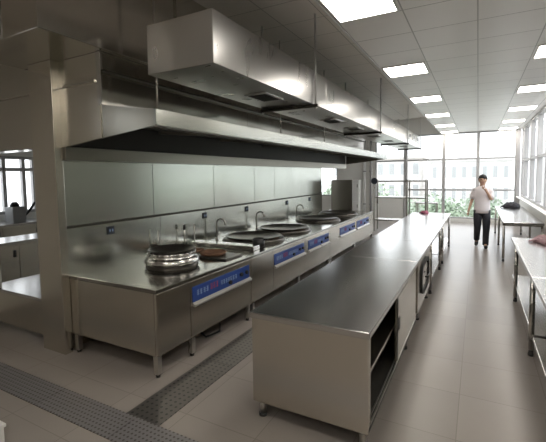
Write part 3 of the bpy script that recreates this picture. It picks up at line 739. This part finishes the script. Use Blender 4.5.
# ------------------------------------------------------------------ outside
GZ = -4.2
struct('ground', B(-70, 60, YB+1, 110, GZ-.2, GZ), M['bounce_ground'])
struct('ground', B(XR+1, 60, -30, YB+1, GZ-.2, GZ), M['bounce_ground'])
struct('ground', B(-70, XL-1, -30, YB+1, GZ-.2, GZ), M['bounce_ground'])
def tree(label, x, y, h, r, mat, n=1500):
    t = thing('tree', label, 'tree', (x, y, GZ), 'trees outside the windows'); rr = random.Random(int(x*31+y*7))
    MB().tube([(x, y, GZ), (x+.05, y, GZ+h*.4), (x, y+.05, GZ+h*.8)], [.16, .12, .05], 10).build('trunk', M['bark'], t)
    bl = [(Vector((x+rr.uniform(-.5, .5)*r, y+rr.uniform(-.5, .5)*r, GZ+h*rr.uniform(.5, .86))), r*rr.uniform(.4, .62)) for _ in range(9)]
    bm = bmesh.new()
    for _ in range(n):
        c, q = rr.choice(bl); dv = Vector((rr.gauss(0, 1), rr.gauss(0, 1), rr.gauss(0, 1))).normalized()
        p = c + dv*q*rr.uniform(.55, 1.0); u = Vector((rr.gauss(0, 1), rr.gauss(0, 1), rr.gauss(0, 1))).normalized()
        w = u.cross(dv); 
        if w.length < .1: continue
        w.normalize(); s = rr.uniform(.09, .17)
        bm.faces.new([bm.verts.new(p+u*s), bm.verts.new(p+w*s*.6), bm.verts.new(p-u*s), bm.verts.new(p-w*s*.6)])
    m = MB(); m._add(bm); m.build('crown', mat, t)
tl = [(-6.4, 24, 4.9, 2.2, 'leaf', 'tree outside, seen in the window above the low back wall'), (-3.6, 27, 5.0, 2.0, 'hazy_leaf2', 'tree outside, seen past the storage rack'),
      (-1.5, 23, 4.5, 1.7, 'leaf', 'bushy tree outside, seen just above the island end'), (.2, 28, 4.8, 1.8, 'hazy_leaf2', 'pale bushy tree outside, seen behind the walking person'),
      (2.2, 24, 4.3, 1.5, 'leaf', 'tree outside, seen past the far window side table'), (-10.6, 29, 5.6, 2.2, 'hazy_leaf2', 'tree outside, beyond the window left of the white pier')]
for x, y, h, r, mt, lb in tl: tree(lb, x, y, h, r, M[mt])
def building(label, x0, x1, y0, z1, nx, nz, mat, z0=-3.2, dp=8):
    t = thing('building', label, 'building', ((x0+x1)/2, y0, GZ))
    B(x0, x1, y0, y0+dp, GZ, z1).build('walls', mat, t); B(x0-.3, x1+.3, y0-.3, y0+dp+.3, z1, z1+.4).build('roof', mat, t)
    for i in range(nx):
        for k in range(nz):
            cx = x0 + (x1-x0)*(i+.5)/nx; cz = z0 + (z1-z0)*(k+.5)/nz; w = (x1-x0)/nx*.3; h = (z1-z0)/nz*.3
            f = B(cx-w, cx+w, y0-.06, y0, cz-h, cz+h).build('window', M['whiteb'], t)
            B(cx-w+.12, cx+w-.12, y0-.09, y0-.06, cz-h+.12, cz+h-.12).build('pane', M['bglass'], f)
building('long pale building outside behind the person', -7, 4.5, 68, 3.6, 8, 2, M['bld'])
building('tan building outside, left of the long pale one', -26, -9, 74, 4.6, 8, 2, M['bld2'])
building('pale tower block outside, seen through the right windows', 9, 24, 66, 6.5, 6, 3, M['bld'])

building('added grey green wing outside, dimming the right windows', 14, 22, 2, 5.0, 2, 3, M['wing'], dp=42)  # wing added to grey the steel reflections and cut sidelight
for x, y, h, r, mt, lb in ((7.5, 9, 6.0, 2.0, 'leaf', 'tree outside the right windows, beside the farthest work table'), (7.0, 15, 5.6, 1.9, 'hazy_leaf2', 'tree outside the right windows, close to the corner'), (8, 21, 6.2, 2.1, 'leaf', 'tree outside past the right hand corner of the glazing')):
    tree(lb, x, y, h, r, M[mt], 2200)

# ------------------------------------------------------------------ light
w = bpy.data.worlds.new('sky'); bpy.context.scene.world = w; w.use_nodes = True
nt = w.node_tree; bg = nt.nodes['Background']
tc = nt.nodes.new('ShaderNodeTexCoord'); sp = nt.nodes.new('ShaderNodeSeparateXYZ'); cr = nt.nodes.new('ShaderNodeValToRGB')
nt.links.new(tc.outputs['Generated'], sp.inputs[0]); nt.links.new(sp.outputs[2], cr.inputs[0]); nt.links.new(cr.outputs[0], bg.inputs[0])
cr.color_ramp.elements[0].color = (.93, .97, 1, 1); cr.color_ramp.elements[1].color = (.86, .93, 1, 1)
bg.inputs[1].default_value = SKY

# ------------------------------------------------------------------ camera
cam = bpy.data.cameras.new('camera'); co = bpy.data.objects.new('camera', cam); C.objects.link(co)
f_, yaw, pit, rol, cy0 = 380.65, .494, .069, -.015, 202.045
cam.sensor_fit = 'HORIZONTAL'; cam.sensor_width = 36; cam.lens = f_/546*36; cam.shift_y = -(221-cy0)/546
cam.clip_start = .05; cam.clip_end = 400
fw = Vector((-math.sin(yaw)*math.cos(pit), math.cos(yaw)*math.cos(pit), -math.sin(pit)))
r0 = Vector((math.cos(yaw), math.sin(yaw), 0)); u0 = r0.cross(fw)
r = r0*math.cos(rol) + u0*math.sin(rol); u = u0*math.cos(rol) - r0*math.sin(rol)
co.matrix_world = Matrix(((r.x, u.x, -fw.x, 0), (r.y, u.y, -fw.y, 0), (r.z, u.z, -fw.z, 1.78), (0, 0, 0, 1)))
sc = bpy.context.scene; sc.camera = co
sc.view_settings.view_transform = 'Standard'; sc.view_settings.look = 'None'
sc.view_settings.exposure = EXPO; sc.view_settings.gamma = 1; sc.view_settings.use_curve_mapping = False
try:
    sc.cycles.max_bounces = 12; sc.cycles.diffuse_bounces = 6; sc.cycles.glossy_bounces = 8; sc.cycles.transparent_max_bounces = 16
    sc.cycles.use_denoising = True; sc.cycles.sample_clamp_indirect = 8
except Exception: pass
